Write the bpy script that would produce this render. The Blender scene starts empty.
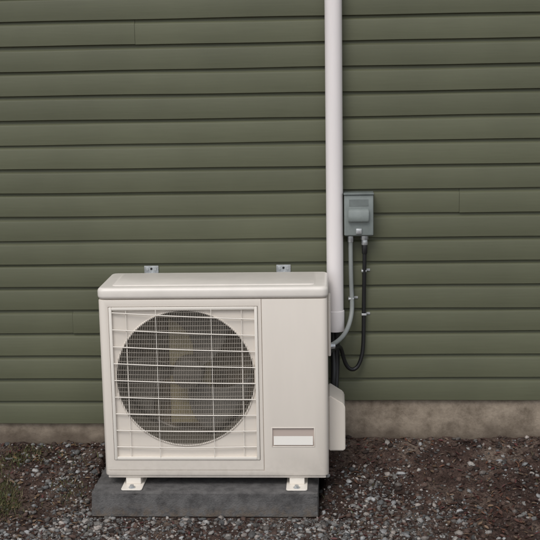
import bpy, bmesh, math, random
import numpy as np
from mathutils import Vector, Matrix, noise
random.seed(7); rng=np.random.default_rng(7)
scene=bpy.context.scene
col=scene.collection

# ------------------------------------------------------------------ helpers
def link(o,parent=None):
    col.objects.link(o)
    if parent is not None: o.parent=parent
    return o
def empty(name,loc=(0,0,0)):
    e=bpy.data.objects.new(name,None); e.location=loc; e.empty_display_size=.1
    return link(e)
def mesh_obj(name,verts,faces,mat,parent=None,smooth=None):
    m=bpy.data.meshes.new(name); m.from_pydata([tuple(v) for v in verts],[],faces); m.update()
    o=bpy.data.objects.new(name,m); link(o,parent)
    if mat: m.materials.append(mat)
    if smooth is not None:
        m.polygons.foreach_set("use_smooth",[True]*len(m.polygons)); m.set_sharp_from_angle(angle=math.radians(smooth))
    return o
def bm_obj(name,bm,mat,parent=None,smooth=35):
    bmesh.ops.recalc_face_normals(bm,faces=bm.faces)
    m=bpy.data.meshes.new(name); bm.to_mesh(m); bm.free()
    o=bpy.data.objects.new(name,m); link(o,parent)
    if mat: m.materials.append(mat)
    if smooth is not None and len(m.polygons):
        m.polygons.foreach_set("use_smooth",[True]*len(m.polygons)); m.set_sharp_from_angle(angle=math.radians(smooth))
    return o
def box(name,x0,x1,y0,y1,z0,z1,mat,parent=None,bev=0.0,seg=3,vert_bev=0.0,vseg=5):
    bm=bmesh.new(); bmesh.ops.create_cube(bm,size=1)
    for v in bm.verts:
        v.co=Vector((x0+(v.co.x+.5)*(x1-x0),y0+(v.co.y+.5)*(y1-y0),z0+(v.co.z+.5)*(z1-z0)))
    if vert_bev>0:
        es=[e for e in bm.edges if abs(e.verts[0].co.z-e.verts[1].co.z)>1e-6]
        bmesh.ops.bevel(bm,geom=es,offset=vert_bev,segments=vseg,affect='EDGES',profile=.5)
    if bev>0:
        if vert_bev>0:
            es=[e for e in bm.edges if e.calc_face_angle(0)>math.radians(40)]
        else: es=list(bm.edges)
        bmesh.ops.bevel(bm,geom=es,offset=bev,segments=seg,affect='EDGES',profile=.5)
    return bm_obj(name,bm,mat,parent)
def cyl(name,p0,p1,r,mat,parent=None,seg=32,r2=None,caps=True,bev=0):
    p0=Vector(p0);p1=Vector(p1);d=p1-p0
    bm=bmesh.new()
    bmesh.ops.create_cone(bm,cap_ends=caps,segments=seg,radius1=r,radius2=r if r2 is None else r2,depth=d.length)
    if bev>0:
        es=[e for e in bm.edges if e.calc_face_angle(0)>math.radians(60)]
        bmesh.ops.bevel(bm,geom=es,offset=bev,segments=2,affect='EDGES',profile=.5)
    M=Matrix.Translation((p0+p1)/2)@d.to_track_quat('Z','Y').to_matrix().to_4x4()
    bmesh.ops.transform(bm,matrix=M,verts=bm.verts)
    return bm_obj(name,bm,mat,parent)
def torus(name,c,axis,R,r,mat,parent=None,seg=64,sub=10):
    vs=[];fs=[]
    q=Vector(axis).to_track_quat('Z','Y')
    for i in range(seg):
        a=2*math.pi*i/seg
        for j in range(sub):
            b=2*math.pi*j/sub
            vs.append(Vector(c)+q@Vector(((R+r*math.cos(b))*math.cos(a),(R+r*math.cos(b))*math.sin(a),r*math.sin(b))))
            fs.append((i*sub+j,((i+1)%seg)*sub+j,((i+1)%seg)*sub+(j+1)%sub,i*sub+(j+1)%sub))
    return mesh_obj(name,vs,fs,mat,parent,smooth=60)
def wires(name,lines,r,mat,parent=None,smooth=False,res=2):
    c=bpy.data.curves.new(name,'CURVE'); c.dimensions='3D'; c.bevel_depth=r; c.bevel_resolution=res; c.use_fill_caps=True
    for pts in lines:
        if smooth:
            s=c.splines.new('NURBS'); s.points.add(len(pts)-1)
            for i,p in enumerate(pts): s.points[i].co=(*p,1)
            s.use_endpoint_u=True; s.order_u=4; s.resolution_u=12
        else:
            s=c.splines.new('POLY'); s.points.add(len(pts)-1)
            for i,p in enumerate(pts): s.points[i].co=(*p,1)
            s.use_smooth=True
    c.materials.append(mat)
    o=bpy.data.objects.new(name,c); return link(o,parent)
def boolean(o,cutters):
    for c in cutters:
        md=o.modifiers.new("b",'BOOLEAN'); md.object=c; md.operation='DIFFERENCE'; md.solver='EXACT'
    dg=bpy.context.evaluated_depsgraph_get(); dg.update()
    m=bpy.data.meshes.new_from_object(o.evaluated_get(dg))
    o.modifiers.clear(); o.data=m
    for c in cutters: bpy.data.objects.remove(c,do_unlink=True)
    m.polygons.foreach_set("use_smooth",[True]*len(m.polygons)); m.set_sharp_from_angle(angle=math.radians(25))

# ------------------------------------------------------------------ materials
def mat(name,base,rough=.6,metal=0,var=0,var_scale=8,bump=0,bump_scale=60,dark=None,spec=.5,attr=None,detail=4,coords='Object',streak=None,lo=.38,hi=.68,grime=None):
    m=bpy.data.materials.new(name); m.use_nodes=True
    nt=m.node_tree; N=nt.nodes; L=nt.links
    b=N["Principled BSDF"]; b.inputs["Roughness"].default_value=rough; b.inputs["Metallic"].default_value=metal
    b.inputs["Specular IOR Level"].default_value=spec
    b.inputs["Base Color"].default_value=(*base,1)
    tc=N.new("ShaderNodeTexCoord"); vec=tc.outputs[coords]
    if streak:
        mp=N.new("ShaderNodeMapping"); mp.inputs["Scale"].default_value=streak; L.new(vec,mp.inputs["Vector"]); svec=mp.outputs[0]
    else: svec=vec
    cur=None
    if attr:
        a=N.new("ShaderNodeAttribute"); a.attribute_name=attr; cur=a.outputs["Color"]
        L.new(cur,b.inputs["Base Color"])
    if var>0:
        n=N.new("ShaderNodeTexNoise"); n.inputs["Scale"].default_value=var_scale; n.inputs["Detail"].default_value=detail
        n.inputs["Roughness"].default_value=.65
        L.new(svec,n.inputs["Vector"])
        r=N.new("ShaderNodeMapRange"); r.inputs[1].default_value=lo; r.inputs[2].default_value=hi
        L.new(n.outputs["Fac"],r.inputs[0])
        mx=N.new("ShaderNodeMix"); mx.data_type='RGBA'
        dk=dark if dark else tuple(c*(1-var) for c in base)
        mx.inputs[6].default_value=(*base,1); mx.inputs[7].default_value=(*dk,1)
        if attr:
            L.new(cur,mx.inputs[6]); mx.blend_type='MULTIPLY'; mx.inputs[7].default_value=(1-var,1-var,1-var,1)
        L.new(r.outputs[0],mx.inputs[0]); L.new(mx.outputs[2],b.inputs["Base Color"]); cur=mx.outputs[2]
    if grime:   # soil splashed on the lowest part: (z_low,z_high,amount)
        s=N.new("ShaderNodeSeparateXYZ"); L.new(vec,s.inputs[0])
        r=N.new("ShaderNodeMapRange"); r.inputs[1].default_value=grime[1]; r.inputs[2].default_value=grime[0]; r.inputs[3].default_value=0; r.inputs[4].default_value=grime[2]
        L.new(s.outputs["Z"],r.inputs[0])
        g=N.new("ShaderNodeTexNoise"); g.inputs["Scale"].default_value=38; g.inputs["Detail"].default_value=5; g.inputs["Roughness"].default_value=.7; L.new(vec,g.inputs["Vector"])
        rr=N.new("ShaderNodeMapRange"); rr.inputs[1].default_value=.42; rr.inputs[2].default_value=.62; L.new(g.outputs["Fac"],rr.inputs[0])
        mu=N.new("ShaderNodeMath"); mu.operation='MULTIPLY'; L.new(r.outputs[0],mu.inputs[0]); L.new(rr.outputs[0],mu.inputs[1])
        mx=N.new("ShaderNodeMix"); mx.data_type='RGBA'; mx.inputs[7].default_value=(.16,.12,.085,1)
        if cur is not None: L.new(cur,mx.inputs[6])
        else: mx.inputs[6].default_value=(*base,1)
        L.new(mu.outputs[0],mx.inputs[0]); L.new(mx.outputs[2],b.inputs["Base Color"])
    if bump>0:
        n2=N.new("ShaderNodeTexNoise"); n2.inputs["Scale"].default_value=bump_scale; n2.inputs["Detail"].default_value=4
        L.new(vec,n2.inputs["Vector"])
        bp=N.new("ShaderNodeBump"); bp.inputs["Strength"].default_value=bump; bp.inputs["Distance"].default_value=.004
        L.new(n2.outputs["Fac"],bp.inputs["Height"]); L.new(bp.outputs[0],b.inputs["Normal"])
    return m

M_case=mat("case_paint",(.74,.68,.61),.38,var=.03,var_scale=4,streak=(3,3,.7),grime=(0,.10,.10))
M_lid=mat("lid_paint",(.82,.77,.71),.34,var=.07,var_scale=9)
M_wire=mat("wire_plastic",(.82,.77,.70),.42)
M_fine=mat("fine_wire",(.42,.38,.33),.5)
M_fan=mat("fan_plastic",(.13,.115,.095),.5,var=.3)
M_coil=mat("coil_fin",(.28,.22,.15),.6,var=.5,var_scale=12)
M_mount=mat("motor_mount",(.42,.35,.20),.5,var=.3,var_scale=20)
M_cav=mat("cavity",(.16,.14,.11),.7)
M_label=mat("label",(.80,.77,.72),.35)
M_label2=mat("label_recess",(.54,.45,.40),.5)
M_pipe=mat("pvc_white",(.88,.83,.82),.34,var=.05,var_scale=3,streak=(6,6,.6))
M_grey=mat("box_grey",(.18,.205,.198),.45,metal=.0,var=.2,var_scale=25)
M_greyl=mat("box_grey_light",(.235,.265,.255),.4,var=.15,var_scale=25)
M_cond=mat("grey_conduit_pvc",(.30,.32,.31),.5,var=.15)
M_black=mat("black_rubber",(.012,.012,.013),.45)
M_steel=mat("galvanised_steel",(.62,.64,.65),.38,metal=.6,var=.35,var_scale=60)
M_pad=mat("pad",(.135,.130,.128),.9,var=.5,var_scale=22,bump=.7,bump_scale=160,dark=(.065,.062,.062),grime=(-.155,-.09,.8))
M_dark=mat("dark_gap",(.01,.01,.01),.8)
M_trim=mat("white_trim",(.72,.70,.66),.5,var=.1)

def siding_mat():
    m=bpy.data.materials.new("green_siding_paint"); m.use_nodes=True
    nt=m.node_tree;N=nt.nodes;L=nt.links;b=N["Principled BSDF"]
    b.inputs["Roughness"].default_value=.55; b.inputs["Specular IOR Level"].default_value=.35
    tc=N.new("ShaderNodeTexCoord")
    a=N.new("ShaderNodeAttribute"); a.attribute_name="tone"
    n=N.new("ShaderNodeTexNoise"); n.inputs["Scale"].default_value=2.2; n.inputs["Detail"].default_value=4; n.inputs["Roughness"].default_value=.55
    L.new(tc.outputs["Object"],n.inputs["Vector"])
    mp=N.new("ShaderNodeMapping"); mp.inputs["Scale"].default_value=(3,3,60)
    L.new(tc.outputs["Object"],mp.inputs["Vector"])
    g=N.new("ShaderNodeTexNoise"); g.inputs["Scale"].default_value=2.5; g.inputs["Detail"].default_value=5
    L.new(mp.outputs[0],g.inputs["Vector"])
    r=N.new("ShaderNodeMapRange"); r.inputs[1].default_value=.3; r.inputs[2].default_value=.7; r.inputs[3].default_value=.90; r.inputs[4].default_value=1.08
    L.new(n.outputs["Fac"],r.inputs[0])
    r2=N.new("ShaderNodeMapRange"); r2.inputs[1].default_value=.3; r2.inputs[2].default_value=.7; r2.inputs[3].default_value=.965; r2.inputs[4].default_value=1.03
    L.new(g.outputs["Fac"],r2.inputs[0])
    mu=N.new("ShaderNodeMath"); mu.operation='MULTIPLY'; L.new(r.outputs[0],mu.inputs[0]); L.new(r2.outputs[0],mu.inputs[1])
    mu2=N.new("ShaderNodeMath"); mu2.operation='MULTIPLY'; L.new(mu.outputs[0],mu2.inputs[0]); L.new(a.outputs["Fac"],mu2.inputs[1])
    vm=N.new("ShaderNodeVectorMath"); vm.operation='SCALE'; vm.inputs[0].default_value=(.108,.113,.069)
    L.new(mu2.outputs[0],vm.inputs["Scale"]); L.new(vm.outputs[0],b.inputs["Base Color"])
    bp=N.new("ShaderNodeBump"); bp.inputs["Strength"].default_value=.12; bp.inputs["Distance"].default_value=.002
    L.new(g.outputs["Fac"],bp.inputs["Height"]); L.new(bp.outputs[0],b.inputs["Normal"])
    return m
M_sid=siding_mat()

def foundation_mat():
    m=bpy.data.materials.new("stained_concrete"); m.use_nodes=True
    nt=m.node_tree;N=nt.nodes;L=nt.links;b=N["Principled BSDF"]; b.inputs["Roughness"].default_value=.9
    tc=N.new("ShaderNodeTexCoord")
    n=N.new("ShaderNodeTexNoise"); n.inputs["Scale"].default_value=9; n.inputs["Detail"].default_value=8; n.inputs["Roughness"].default_value=.75
    L.new(tc.outputs["Object"],n.inputs["Vector"])
    cr=N.new("ShaderNodeValToRGB"); e=cr.color_ramp.elements
    e[0].position=.32; e[0].color=(.13,.10,.072,1); e[1].position=.62; e[1].color=(.35,.29,.225,1)
    L.new(n.outputs["Fac"],cr.inputs[0])
    s=N.new("ShaderNodeSeparateXYZ"); L.new(tc.outputs["Object"],s.inputs[0])
    n3=N.new("ShaderNodeTexNoise"); n3.inputs["Scale"].default_value=12; n3.inputs["Detail"].default_value=5; L.new(tc.outputs["Object"],n3.inputs["Vector"])
    ad=N.new("ShaderNodeMath"); ad.operation='MULTIPLY_ADD'; ad.inputs[1].default_value=.14; L.new(n3.outputs["Fac"],ad.inputs[0]); 
    ng=N.new("ShaderNodeMath"); ng.operation='MULTIPLY'; ng.inputs[1].default_value=-1; L.new(s.outputs["Z"],ng.inputs[0]); L.new(ng.outputs[0],ad.inputs[2])
    r=N.new("ShaderNodeMapRange"); r.inputs[1].default_value=-.01; r.inputs[2].default_value=.06; r.inputs[3].default_value=0; r.inputs[4].default_value=.7
    L.new(ad.outputs[0],r.inputs[0])
    mx=N.new("ShaderNodeMix"); mx.data_type='RGBA'; L.new(r.outputs[0],mx.inputs[0]); L.new(cr.outputs[0],mx.inputs[6]); mx.inputs[7].default_value=(.08,.058,.042,1)
    L.new(mx.outputs[2],b.inputs["Base Color"])
    bp=N.new("ShaderNodeBump"); bp.inputs["Strength"].default_value=.8; bp.inputs["Distance"].default_value=.008
    L.new(n.outputs["Fac"],bp.inputs["Height"]); L.new(bp.outputs[0],b.inputs["Normal"])
    return m
M_found=foundation_mat()

# ------------------------------------------------------------------ house wall
house=empty("house_wall")
h=.1027; z_first=.082
XL,XR=-6.,6.; ZT=2.75
prof=[(0.002,.0),(-.0175,.0),(-.0200,.0018),(-.0203,.020),(-.0200,.080),(-.0180,.0845),(-.0135,.0880),(-.0085,.0915),(-.0065,.0960),(-.0065,.1050)]
verts=[];faces=[];tone=[]
k=0
while z_first+k*h<ZT:
    zb=z_first+k*h
    start=XL; end=XR
    if k==0: end=-.32
    xs=[start]; x=start+random.uniform(.6,4.3)
    if -1.4<x<.9: x=-2.2-random.random()*2
    if k==16: x=-.80
    if k==9: x=.55
    if k==4: x=-1.12
    while x<end-.4:
        xs.append(x); x+=4.6 if x<-1.5 else random.uniform(3,4)
        if -1.4<x<.9: x=1.1+random.random()
    xs.append(end)
    for a,bx in zip(xs[:-1],xs[1:]):
        bx2=bx-(.0010 if bx!=end else 0)
        nseg=max(2,int((bx2-a)/.12)); oy=random.uniform(-.0008,.0008); oz=random.uniform(-.0012,.0012); ph=random.uniform(0,9); t=random.uniform(.94,1.06)
        base=len(verts)
        for i in range(nseg+1):
            xx=a+(bx2-a)*i/nseg
            wz=.0011*math.sin(xx*2.1+ph)+.0007*math.sin(xx*7.3+ph*2); wy=.0008*math.sin(xx*1.7+ph*1.3)
            for (py,pz) in prof:
                verts.append((xx,py+oy+wy,zb+oz+wz+pz)); tone.append(t)
        n=len(prof)
        for i in range(nseg):
            for j in range(n-1):
                p=base+i*n+j; faces.append((p,p+n,p+n+1,p+1))
        for i in (0,nseg):
            faces.append(tuple(base+i*n+j for j in range(n)))
    k+=1
o=mesh_obj("siding_boards",verts,faces,M_sid,house,smooth=28)
at=o.data.attributes.new("tone",'FLOAT','POINT'); at.data.foreach_set("value",tone)
box("wall_sheathing",XL,XR,.004,.16,.10,ZT,M_dark,house)
fv=[];ff=[];nx=480
for i in range(nx+1):
    x=XL+(XR-XL)*i/nx
    for j in range(9):
        z=-.35+j*.065+ (0 if j<8 else .02)
        y=-.004+ .005*noise.noise(Vector((x*3,z*6,1)))
        fv.append((x,y,z))
for i in range(nx):
    for j in range(8):
        p=i*9+j; ff.append((p,p+9,p+10,p+1))
mesh_obj("foundation",fv,ff,M_found,house,smooth=60)
box("foundation_core",XL,XR,.006,.2,-.5,.10,M_found,house)
box("soffit",XL-.1,XR+.1,-.30,.3,ZT,ZT+.04,M_trim,house)
box("fascia",XL-.1,XR+.1,-.325,-.3005,ZT-.06,ZT+.12,M_trim,house,bev=.003)
box("corner_board_a",XL-.09,XL-.001,-.035,.16,-.05,ZT-.001,M_sid,house)
box("corner_board_b",XR+.001,XR+.09,-.035,.16,-.05,ZT-.001,M_sid,house)

# ------------------------------------------------------------------ ground
def sst(a,b,x):
    t=min(1,max(0,(x-a)/(b-a))); return t*t*(3-2*t)
def gbase(x,y):
    z=.012*max(-2,min(2,x+.2))-.150*sst(.02,.50,-y)
    if y<-.5: z-=.025*min(2.5,(-y-.5))
    return z
def ground_z(x,y):
    z=gbase(x,y)
    fade=1 if (abs(x)<4 and y>-4) else .5
    z+=fade*(.018*noise.noise(Vector((x*2.2,y*2.2,3)))+.012*noise.noise(Vector((x*9,y*9,5)))+.007*noise.noise(Vector((x*28,y*28,8))))
    if -1.0<x<-.02 and -.56<y<-.05:
        e=min(x+1.0,-.02-x,y+.56,-.05-y)
        z=z*(1-sst(0,.03,e))+(-.152)*sst(0,.03,e)
    return z
def axis(a,b,step,far):
    l=list(np.arange(a,b,step)); s=step; x=l[-1]
    while x<far: s*=1.35; x+=s; l.append(x)
    s=step; x=l[0]
    while x>-far: s*=1.35; x-=s; l.insert(0,x)
    return l
gx=axis(-2.4,2.0,.013,150); gy=axis(-1.9,.03,.013,150)
nxg,nyg=len(gx),len(gy)
gv=[(x,y,ground_z(x,y)) for y in gy for x in gx]
gf=[(j*nxg+i,j*nxg+i+1,(j+1)*nxg+i+1,(j+1)*nxg+i) for j in range(nyg-1) for i in range(nxg-1)]
def ground_mat():
    m=bpy.data.materials.new("soil"); m.use_nodes=True
    nt=m.node_tree;N=nt.nodes;L=nt.links;b=N["Principled BSDF"]; b.inputs["Roughness"].default_value=.95; b.inputs["Specular IOR Level"].default_value=.2
    tc=N.new("ShaderNodeTexCoord")
    n=N.new("ShaderNodeTexNoise"); n.inputs["Scale"].default_value=4; n.inputs["Detail"].default_value=6; n.inputs["Roughness"].default_value=.75
    L.new(tc.outputs["Object"],n.inputs["Vector"])
    cr=N.new("ShaderNodeValToRGB"); e=cr.color_ramp.elements
    e[0].position=.36; e[0].color=(.026,.016,.013,1); e[1].position=.64; e[1].color=(.15,.115,.092,1)
    x=cr.color_ramp.elements.new(.5); x.color=(.066,.042,.034,1)
    L.new(n.outputs["Fac"],cr.inputs[0])
    n2=N.new("ShaderNodeTexNoise"); n2.inputs["Scale"].default_value=110; n2.inputs["Detail"].default_value=4; n2.inputs["Roughness"].default_value=.7
    L.new(tc.outputs["Object"],n2.inputs["Vector"])
    r=N.new("ShaderNodeMapRange"); r.inputs[1].default_value=.3; r.inputs[2].default_value=.7; r.inputs[3].default_value=.35; r.inputs[4].default_value=1.7
    L.new(n2.outputs["Fac"],r.inputs[0])
    vm=N.new("ShaderNodeVectorMath"); vm.operation='SCALE'; L.new(cr.outputs[0],vm.inputs[0]); L.new(r.outputs[0],vm.inputs["Scale"])
    L.new(vm.outputs[0],b.inputs["Base Color"])
    bp=N.new("ShaderNodeBump"); bp.inputs["Strength"].default_value=.9; bp.inputs["Distance"].default_value=.008
    L.new(n2.outputs["Fac"],bp.inputs["Height"]); L.new(bp.outputs[0],b.inputs["Normal"])
    return m
mesh_obj("ground",gv,gf,ground_mat(),None,smooth=80)

def scatter(name,tv,tf,places,m):
    tv=np.array(tv); nv=len(tv); V=[];Cc=[]
    for (p,s,R,c) in places:
        jit=1+.22*rng.standard_normal((nv,1))*(1 if name in("gravel","soil_crumbs") else 0)
        V.append((tv*jit*np.array(s))@R.T+np.array(p)); Cc.append(np.tile(np.array([*c,1.]),(nv,1)))
    V=np.concatenate(V);Cc=np.concatenate(Cc)
    tfa=np.array(tf); F=(tfa[None]+ (np.arange(len(places))*nv)[:,None,None]).reshape(-1,tfa.shape[1])
    me=bpy.data.meshes.new(name); nf=len(F);kk=F.shape[1]
    me.vertices.add(len(V)); me.vertices.foreach_set("co",V.astype(np.float32).ravel())
    me.loops.add(nf*kk); me.loops.foreach_set("vertex_index",F.astype(np.int32).ravel())
    me.polygons.add(nf); me.polygons.foreach_set("loop_start",(np.arange(nf)*kk).astype(np.int32)); 
    me.update(calc_edges=True); me.validate()
    ca=me.color_attributes.new("col",'FLOAT_COLOR','POINT'); ca.data.foreach_set("color",Cc.astype(np.float32).ravel())
    me.materials.append(m); o=bpy.data.objects.new(name,me); link(o); return o
def rotm(a,b,c):
    from mathutils import Euler
    return np.array(Euler((a,b,c)).to_matrix())
bm=bmesh.new(); bmesh.ops.create_icosphere(bm,subdivisions=1,radius=1); bm.verts.index_update()
ico_v=[tuple(v.co) for v in bm.verts]; ico_f=[tuple(v.index for v in f.verts) for f in bm.faces]; bm.free()
def blocked(x,y): 
    return (-.975<x<-.045 and -.53<y<-.08)
def gdens(x,y):
    d=.15
    d+=1.3*math.exp(-((x+.70)/.60)**2-((y+.74)/.22)**2)
    d+=.8*math.exp(-((x+.0)/.30)**2-((y+.74)/.22)**2)
    d+=.65*math.exp(-((x-.22)/.18)**2-((y+.40)/.16)**2)
    d+=.8*math.exp(-((x+1.12)/.13)**2-((y+.42)/.28)**2)
    d*=.22+1.6*max(0,.45+noise.noise(Vector((x*3.5,y*3.5,11))))
    return d
pl=[]
tries=0
while len(pl)<19000 and tries<240000:
    tries+=1
    x=random.uniform(-2.2,1.8); y=random.uniform(-1.6,-.02)
    if blocked(x,y) or random.random()>gdens(x,y): continue
    s=min(.015,max(.0020,random.lognormvariate(math.log(.0042),.58)))
    g=random.choice([.08,.12,.17,.23,.32,.42])*random.uniform(.7,1.15)
    tint=random.choice([(1,.97,.93),(1,.93,.86),(1,1,1),(1,.88,.80)])
    c=[g*t for t in tint]
    pl.append(((x,y,ground_z(x,y)+s*.22),(s*random.uniform(.8,1.4),s*random.uniform(.7,1.1),s*random.uniform(.5,.8)),rotm(random.uniform(-.5,.5),random.uniform(-.5,.5),random.uniform(0,6.3)),c))
M_stone=mat("gravel_stone",(.3,.3,.3),.85,var=.45,var_scale=110,attr="col",detail=2)
scatter("gravel",ico_v,ico_f,pl,M_stone)
pl=[]
while len(pl)<14000:
    x=random.uniform(-2.0,1.7); y=random.uniform(-1.5,-.01)
    if blocked(x,y): continue
    s=min(.014,max(.002,random.lognormvariate(math.log(.0042),.55)))
    g=random.uniform(.4,2.0); c=[.058*g,.036*g,.028*g]
    pl.append(((x,y,ground_z(x,y)+s*.2),(s*1.2,s,s*.7),rotm(random.uniform(-.6,.6),random.uniform(-.6,.6),random.uniform(0,6.3)),c))
scatter("soil_crumbs",ico_v,ico_f,pl,M_stone)
lv=[];lf=[]
prf=[0,.5,.8,.85,.6,.0]
for i,w in enumerate(prf):
    t=i/(len(prf)-1)-.5
    for sgn in (-1,0,1):
        lv.append((t*2,sgn*w*.55,.25*abs(sgn)*w+.3*t*t))
for i in range(len(prf)-1):
    for s in (0,1):
        p=i*3+s; lf.append((p,p+3,p+4,p+1))
pl=[]
def ldens(x,y):
    d=.22+.9*math.exp(-((x-.75)/.6)**2)+1.0*math.exp(-((x+1.35)/.22)**2)+.5*math.exp(-(y/.12)**2)
    return d*(.3+1.4*max(0,.5+noise.noise(Vector((x*4,y*4,31)))))
while len(pl)<5200:
    x=random.uniform(-2.1,1.7); y=random.uniform(-1.6,-.03)
    if blocked(x,y) or random.random()>ldens(x,y): continue
    s=random.uniform(.005,.016)
    pal=[(.095,.038,.026),(.07,.032,.022),(.13,.058,.034),(.045,.02,.016),(.11,.07,.045),(.09,.028,.026),(.17,.11,.07)]
    if x<-1.0: pal+=[(.20,.13,.075),(.24,.16,.10),(.17,.10,.05)]
    c=random.choice(pal)
    g=random.uniform(.6,1.2); c=[a*g for a in c]
    pl.append(((x,y,ground_z(x,y)+.004+random.uniform(0,.004)),(s,s*random.uniform(.5,1),s),rotm(random.uniform(-.5,.5),random.uniform(-.5,.5),random.uniform(0,6.3)),c))
M_leaf=mat("leaf_litter",(.1,.05,.03),.6,attr="col",var=.3,var_scale=60,detail=2)
scatter("fallen_leaves",lv,lf,pl,M_leaf)
tw=[]
for i in range(200):
    x=random.uniform(-2.0,1.7); y=random.uniform(-1.5,-.04)
    if blocked(x,y): continue
    a=random.uniform(0,6.3); l=random.uniform(.02,.09)
    pts=[]
    for t in (0,.33,.66,1):
        xx=x+math.cos(a)*l*t+random.uniform(-.003,.003); yy=y+math.sin(a)*l*t*.8
        if yy>-.02: yy=-.02
        pts.append((xx,yy,ground_z(xx,yy)+.005))
    if any(blocked(p[0],p[1]) for p in pts): continue
    tw.append(pts)
M_twig=mat("twig_bark",(.12,.08,.055),.85,var=.4,var_scale=30)
wires("twigs",tw,.0012,M_twig,None,res=1)
gvv=[(-.5,0,0),(.5,0,0),(.35,.12,.5),(-.35,.12,.5),(.0,.38,1.0)]
gff=[(0,1,2),(0,2,3),(3,2,4)]
pl=[]
while len(pl)<12000:
    x=random.uniform(-2.1,.9); y=random.uniform(-1.2,-.05)
    if blocked(x,y): continue
    d=1.6*math.exp(-((x+1.41)/.15)**4)*math.exp(-((y+.30)/.17)**2)+.5*math.exp(-((x+1.85)/.25)**2)+.45*math.exp(-((x+1.12)/.10)**2-((y+.26)/.09)**2)+.004
    d*=max(0,.55+1.5*noise.noise(Vector((x*6,y*6,51))))
    if random.random()>d: continue
    hgt=random.uniform(.008,.034); w=random.uniform(.0014,.0030)
    c=random.choice([(.065,.085,.022),(.095,.115,.03),(.045,.062,.018),(.17,.15,.065),(.13,.10,.05),(.10,.10,.035)])
    g=random.uniform(.7,1.3)
    pl.append(((x,y,ground_z(x,y)-.001),(w,hgt*.9,hgt),rotm(random.uniform(-.5,.3),random.uniform(-.5,.5),random.uniform(0,6.3)),[a*g for a in c]))
scatter("grass_patch",gvv,gff,pl,mat("grass_blade",(.06,.09,.03),.6,attr="col"))

# ------------------------------------------------------------------ equipment pad
bm=bmesh.new(); bmesh.ops.create_cube(bm,size=1)
for v in bm.verts:
    s=1 if v.co.z>0 else 1.006
    v.co=Vector((-.509+v.co.x*.912*s,-.31+v.co.y*.42*s,-.099+v.co.z*.102))
bmesh.ops.subdivide_edges(bm,edges=list(bm.edges),cuts=30,use_grid_fill=True)
for v in bm.verts:
    c=v.co; ed=sum((abs(c.x+.509)>.4555,abs(c.y+.31)>.2095,abs(c.z+.099)>.0505))
    n_=noise.noise(c*25)*.0016+noise.noise(c*70)*.001
    out=Vector((c.x+.509,c.y+.31,(c.z+.099)*3)).normalized()
    v.co=c+out*n_
    if ed>=2: v.co-=Vector((math.copysign(.004,c.x+.509)*(abs(c.x+.509)>.4555),math.copysign(.004,c.y+.31)*(abs(c.y+.31)>.2095),math.copysign(.004,c.z+.099)*(abs(c.z+.099)>.0505)))*(1+.8*noise.noise(c*40))
bm_obj("equipment_pad",bm,M_pad,smooth=60)

# ------------------------------------------------------------------ heat pump
U=empty("heat_pump_outdoor_unit",(-.918,-.45,0))
W=.910; D=.33; H=.730
body=box("casing",0,W,0,D,.0,H,M_case,None,vert_bev=.022,vseg=6,bev=.004,seg=2)
gx0,gx1,gz0,gz1=.040,.635,.066,.702
cx_,cz_,R_=.340,.405,.280
cut=[]
cut.append(box("c1",gx0,gx1,-.05,.010,gz0,gz1,None))
cut.append(cyl("c2",(cx_,-.05,cz_),(cx_,.235,cz_),R_,None,seg=96))
cut.append(box("c3",.6475,.6510,-.05,.006,.020,H+.1,None))
cut.append(box("c5",.684,.852,-.05,.008,.124,.200,None))
cut.append(box("c6",-.05,.6474,-.05,.0035,.022,.0250,None))
boolean(body,cut); body.parent=U
body.data.materials.clear(); body.data.materials.append(M_case)
box("top_cover",-.003,W+.004,-.006,D+.005,H+.0015,H+.048,M_lid,U,vert_bev=.030,vseg=6,bev=.015,seg=5)
box("top_cover_panel",.05,W-.05,.045,D-.03,H+.0460,H+.0505,M_lid,U,vert_bev=.02,bev=.002,seg=2)
def frame(name,x0,x1,z0,z1,w,yo,yi,m,parent):
    b=[box(name+"_l",x0,x0+w,yo,yi,z0,z1,m,parent,bev=.002,seg=2),box(name+"_r",x1-w,x1,yo,yi,z0,z1,m,parent,bev=.002,seg=2),
       box(name+"_b",x0+w,x1-w,yo,yi,z0,z0+w,m,parent,bev=.002,seg=2),box(name+"_t",x0+w,x1-w,yo,yi,z1-w,z1,m,parent,bev=.002,seg=2)]
frame("guard_frame",gx0+.002,gx1-.002,gz0+.002,gz1-.002,.012,-.004,.0095,M_wire,U)
torus("fan_shroud_ring",(cx_,.010,cz_),(0,1,0),R_,.004,M_case,U,seg=96)
cyl("fan_shroud",(cx_,.012,cz_),(cx_,.20,cz_),R_-.001,M_cav,U,seg=96,caps=False)
cyl("coil_backplate",(cx_,.225,cz_),(cx_,.232,cz_),R_-.002,M_coil,U,seg=96)
fins=[]
for i in range(-22,23):
    x=i*.0124; hh=math.sqrt(max(0,(R_-.004)**2-x*x))
    fins.append([(cx_+x,.222,cz_-hh),(cx_+x,.222,cz_+hh)])
wires("coil_fins",fins,.0022,M_coil,U,res=0)
box("motor_mount",cx_-.085,cx_+.085,.165,.20,cz_-.235,cz_+.235,M_mount,U,bev=.004)
cyl("fan_hub",(cx_,.07,cz_),(cx_,.15,cz_),.062,M_fan,U,bev=.008,r2=.066)
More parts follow.
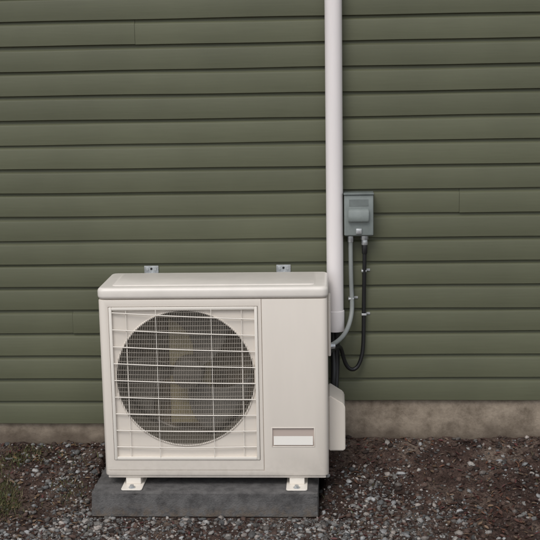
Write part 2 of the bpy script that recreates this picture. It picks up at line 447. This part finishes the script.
for kb in range(3):
    a0=kb*2*math.pi/3+.5; vs=[];fs=[]
    nr,na=10,14
    for i in range(nr):
        rr=.058+(.262-.058)*i/(nr-1); span=.75+.45*i/(nr-1); lead=.35*(i/(nr-1))**1.5
        for j in range(na):
            t=j/(na-1); a=a0+lead+span*t
            vs.append((cx_+rr*math.cos(a),.075+.065*t+.012*math.sin(t*math.pi),cz_+rr*math.sin(a)))
    for i in range(nr-1):
        for j in range(na-1):
            p=i*na+j; fs.append((p,p+1,p+na+1,p+na))
    ob=mesh_obj("fan_blade_%d"%(kb+1),vs,fs,M_fan,U,smooth=60)
    sm=ob.modifiers.new("s",'SOLIDIFY'); sm.thickness=.003
fine=[]
n=40
for i in range(-n,n+1):
    x=i*(R_-.004)/n; hh=math.sqrt(max(0,(R_+.002)**2-x*x)); pts=[]
    for j in range(13):
        t=j/12*2-1; z=t*hh; bow=-.010*(1-(x*x+z*z)/(R_*R_))
        pts.append((cx_+x,.006+bow,cz_+z))
    fine.append(pts)
for i in range(-15,16):
    z=i*.0181; hh=math.sqrt(max(0,(R_+.001)**2-z*z)); pts=[]
    for j in range(13):
        t=j/12*2-1; x=t*hh; bow=-.010*(1-(x*x+z*z)/(R_*R_))
        pts.append((cx_+x,.0075+bow,cz_+z))
    fine.append(pts)
wires("guard_fine_wires",fine,.0011,M_fine,U,res=0)
hz=[]
nz=9
for i in range(nz):
    zz=.668-i*.0695; sl=.030*(1-i/(nz-1))
    pts=[]
    for j in range(17):
        t=j/16; x=gx0+.008+(gx1-gx0-.016)*t
        z=zz+.010-sl*t
        bow=-.010*math.sin(math.pi*t)
        pts.append((x,.001+bow,z))
    hz.append(pts)
wires("guard_wires",hz,.0022,M_wire,U,res=2)
vz=[]
for x in (.110,.230,.450,.570):
    pts=[]
    for j in range(13):
        t=j/12; z=gz0+.008+(gz1-gz0-.016)*t
        bow=-.010*math.sin(math.pi*(x-gx0)/(gx1-gx0))
        pts.append((x,.005+bow,z))
    vz.append(pts)
wires("guard_ribs",vz,.0016,M_wire,U,res=2)
box("handle_recess_back",.6845,.8515,.0060,.0079,.1245,.1995,M_label2,U)
vs=[(.689,.0058,.165),(.847,.0058,.165),(.847,-.0010,.130),(.689,-.0010,.130),(.689,.0058,.130),(.847,.0058,.130)]
mesh_obj("handle_lip",vs,[(0,1,2,3),(3,2,5,4),(0,3,4),(1,5,2)],M_label,U)
frame("handle_frame",.680,.856,.120,.204,.005,-.0015,.003,M_case,U)
for i,x in enumerate((.070,.738)):
    z0=-.0463
    box("foot_%d_plate"%(i+1),x,x+.085,-.048,D+.03,z0,z0+.005,M_wire,U,vert_bev=.01,bev=.001,seg=1)
    box("foot_%d_riser"%(i+1),x+.012,x+.073,.012,D-.01,z0+.0052,-.0125,M_wire,U,bev=.002)
    cyl("foot_%d_bolt"%(i+1),(x+.042,-.026,z0+.005),(x+.042,-.026,z0+.016),.009,M_steel,U,seg=6)
    cyl("foot_%d_washer"%(i+1),(x+.042,-.026,z0+.005),(x+.042,-.026,z0+.007),.014,M_steel,U,seg=20)
box("base_rail",.012,W-.012,.008,D-.008,-.012,-.0004,M_case,U,bev=.002)
bm=bmesh.new()
y0,y1=.10,.29; x0=W+.0006; x1=W+.068
pts=[(x0,.070),(x1-.004,.070),(x1,.080),(x1,.255),(x1-.006,.270),(x0+.010,.303),(x0,.304)]
a=[bm.verts.new((p[0],y0,p[1])) for p in pts]; b_=[bm.verts.new((p[0],y1,p[1])) for p in pts]
bm.faces.new(a); bm.faces.new(b_[::-1])
for i in range(len(pts)):
    j=(i+1)%len(pts); bm.faces.new((a[i],a[j],b_[j],b_[i]))
bmesh.ops.recalc_face_normals(bm,faces=bm.faces)
bmesh.ops.bevel(bm,geom=[e for e in bm.edges if e.calc_face_angle(0)>.5],offset=.004,segments=2,affect='EDGES')
bm_obj("valve_cover",bm,M_case,U)
box("side_terminal_cover",W+.0006,W+.012,.10,.26,.47,.70,M_case,U,bev=.004)
wires("rear_guard",[[(.03+i*.043,D+.004,.03),(.03+i*.043,D+.004,H-.03)] for i in range(15)],.0016,M_wire,U,res=1)

# ------------------------------------------------------------------ white pipe
P_=empty("line_set_cover_pipe",(0,0,0))
px0,py0=.0250,-.066
cyl("pipe",(px0-.001,py0,.555),(px0,py0,ZT-.002),.0355,M_pipe,P_,seg=48,caps=False)
vs=[];fs=[];S=48
rings=[(.0352,.60),(.0385,.598),(.0390,.594),(.0390,.516),(.0380,.510),(.0345,.510),(.0335,.514),(.0335,.59)]
for r,z in rings:
    for i in range(S):
        a=2*math.pi*i/S; vs.append((px0-.001+r*math.cos(a),py0+r*math.sin(a),z))
for k in range(len(rings)-1):
    for i in range(S):
        j=(i+1)%S; fs.append((k*S+i,k*S+j,(k+1)*S+j,(k+1)*S+i))
mesh_obj("pipe_end_collar",vs,fs,M_pipe,P_,smooth=40)
wires("refrigerant_lines",[[(.030,-.066,.60),(.030,-.066,.42),(.028,-.075,.33),(.022,-.10,.27),(.02,-.15,.22),(.0,-.20,.20)],
                            [(.012,-.062,.60),(.012,-.064,.46),(.018,-.07,.37),(.014,-.10,.30),(.012,-.16,.26),(.0,-.22,.25)]],.0125,M_black,P_,smooth=True,res=5)

# ------------------------------------------------------------------ disconnect box
B=empty("electrical_disconnect_box",(.067,0,.920))
bw,bh=.116,.172
box("box_body",0,bw,-.085,-.021,0,bh,M_grey,B,bev=.004)
box("box_cover",-.003,bw+.003,-.094,-.0852,.004,bh+.003,M_greyl,B,bev=.004)
bm=bmesh.new()
pts=[(-.094,.060),(-.112,.064),(-.116,.074),(-.116,.092),(-.108,.112),(-.094,.118)]
a=[bm.verts.new((.014,p[0],p[1])) for p in pts]; b_=[bm.verts.new((.100,p[0],p[1])) for p in pts]
bm.faces.new(a); bm.faces.new(b_[::-1])
for i in range(len(pts)):
    j=(i+1)%len(pts); bm.faces.new((a[i],a[j],b_[j],b_[i]))
bmesh.ops.recalc_face_normals(bm,faces=bm.faces)
bmesh.ops.bevel(bm,geom=[e for e in bm.edges if e.calc_face_angle(0)>.9],offset=.003,segments=2,affect='EDGES')
bm_obj("cover_handle",bm,M_greyl,B)
box("box_hood",-.005,bw+.005,-.100,-.021,bh+.0035,bh+.010,M_grey,B,bev=.002)
box("hasp",.046,.070,-.103,-.0945,.012,.034,M_steel,B,bev=.002)
box("label_sticker",.018,.098,-.0952,-.0942,.128,.156,M_grey,B)
cyl("fitting_left",(.024,-.052,.0),(.024,-.052,-.030),.0125,M_steel,B,seg=8,bev=.002)
cyl("fitting_right",(.083,-.052,.0),(.083,-.052,-.020),.016,M_steel,B,seg=8,bev=.002)
cyl("fitting_right_nut",(.083,-.052,-.020),(.083,-.052,-.042),.0135,M_steel,B,seg=20,bev=.002)

G=empty("grey_conduit")
wires("conduit",[[(.091,-.052,.895),(.091,-.050,.82),(.092,-.045,.72),(.096,-.048,.64),(.096,-.06,.585),(.080,-.10,.530),(.050,-.16,.495),(.010,-.22,.485),(-.008,-.24,.485)]],.0095,M_cond,G,smooth=True,res=5)
cyl("conduit_fitting",(-.005,-.24,.485),(.020,-.232,.485),.013,M_steel,G,seg=8,bev=.002)
box("strap",.080,.104,-.058,-.0215,.640,.650,M_steel,G,bev=.002)
box("strap_tab",.104,.122,-.024,-.0212,.640,.650,M_steel,G,bev=.001,seg=1)
K=empty("black_cable_whip")
wires("cable",[[(.150,-.052,.88),(.150,-.050,.80),(.147,-.042,.68),(.146,-.042,.58),(.145,-.044,.48),(.142,-.05,.40),(.118,-.06,.335),(.080,-.07,.335),(.058,-.08,.385),(.050,-.10,.44),(.035,-.14,.465),(.0,-.20,.45),(-.01,-.22,.45)]],.0085,M_black,K,smooth=True,res=5)
cyl("cable_sleeve",(.150,-.052,.880),(.150,-.051,.84),.0115,M_black,K,seg=20,bev=.002)
for z in (.57,.76):
    box("cable_strap",.136,.158,-.054,-.0215,z,z+.010,M_steel,K,bev=.002)
    box("cable_strap_tab",.158,.174,-.024,-.0212,z,z+.010,M_steel,K,bev=.001,seg=1)

# ------------------------------------------------------------------ wall brackets
for i,x in enumerate((-.797,-.227)):
    E=empty("wall_bracket",(x,0,.748))
    box("plate",0,.062,-.0245,-.0212,.010,.042,M_steel,E,bev=.001,seg=1)
    box("flange",.004,.058,-.110,-.0246,.006,.0095,M_steel,E,bev=.001,seg=1)
    for xx in (.014,.048):
        cyl("bolt",(xx,-.0245,.029),(xx,-.0320,.029),.0068,M_steel,E,seg=6)
    cyl("slot_hole",(.031,-.0245,.029),(.031,-.0252,.029),.0050,M_dark,E,seg=16)

# ------------------------------------------------------------------ camera
yaw,pit,rol=math.radians(3),math.radians(10.35),math.radians(1.0)
C=Vector((0,-4.87,1.654))
f=Vector((-math.sin(yaw)*math.cos(pit),math.cos(yaw)*math.cos(pit),-math.sin(pit)))
r0=f.cross(Vector((0,0,1))).normalized();u0=r0.cross(f)
r=r0*math.cos(rol)-u0*math.sin(rol);u=u0*math.cos(rol)+r0*math.sin(rol)
cam=bpy.data.cameras.new("camera"); cam.sensor_width=36; cam.lens=36*1150/540; cam.clip_end=1000
co=bpy.data.objects.new("camera",cam); link(co)
M=Matrix((r,u,-f)).transposed().to_4x4(); M.translation=C; co.matrix_world=M
scene.camera=co

# ------------------------------------------------------------------ light
elev=math.radians(52); az=math.radians(200)
w=bpy.data.worlds.new("World"); scene.world=w; w.use_nodes=True
N=w.node_tree.nodes;L=w.node_tree.links; bg=N["Background"]
sky=N.new("ShaderNodeTexSky"); sky.sky_type='NISHITA'; sky.sun_disc=False; sky.sun_elevation=elev; sky.sun_rotation=az
hs=N.new("ShaderNodeHueSaturation"); hs.inputs["Saturation"].default_value=.25
L.new(sky.outputs[0],hs.inputs["Color"]); L.new(hs.outputs[0],bg.inputs["Color"]); bg.inputs["Strength"].default_value=.15
sl=bpy.data.lights.new("sun",'SUN'); sl.energy=1.5; sl.angle=math.radians(30); sl.color=(1,.955,.90)
so=bpy.data.objects.new("sun",sl); link(so)
sd=Vector((math.sin(az)*math.cos(elev),math.cos(az)*math.cos(elev),math.sin(elev)))
so.rotation_euler=(sd).to_track_quat('Z','Y').to_euler(); so.location=sd*10
scene.view_settings.view_transform='Standard'; scene.view_settings.look='None'; scene.view_settings.exposure=0
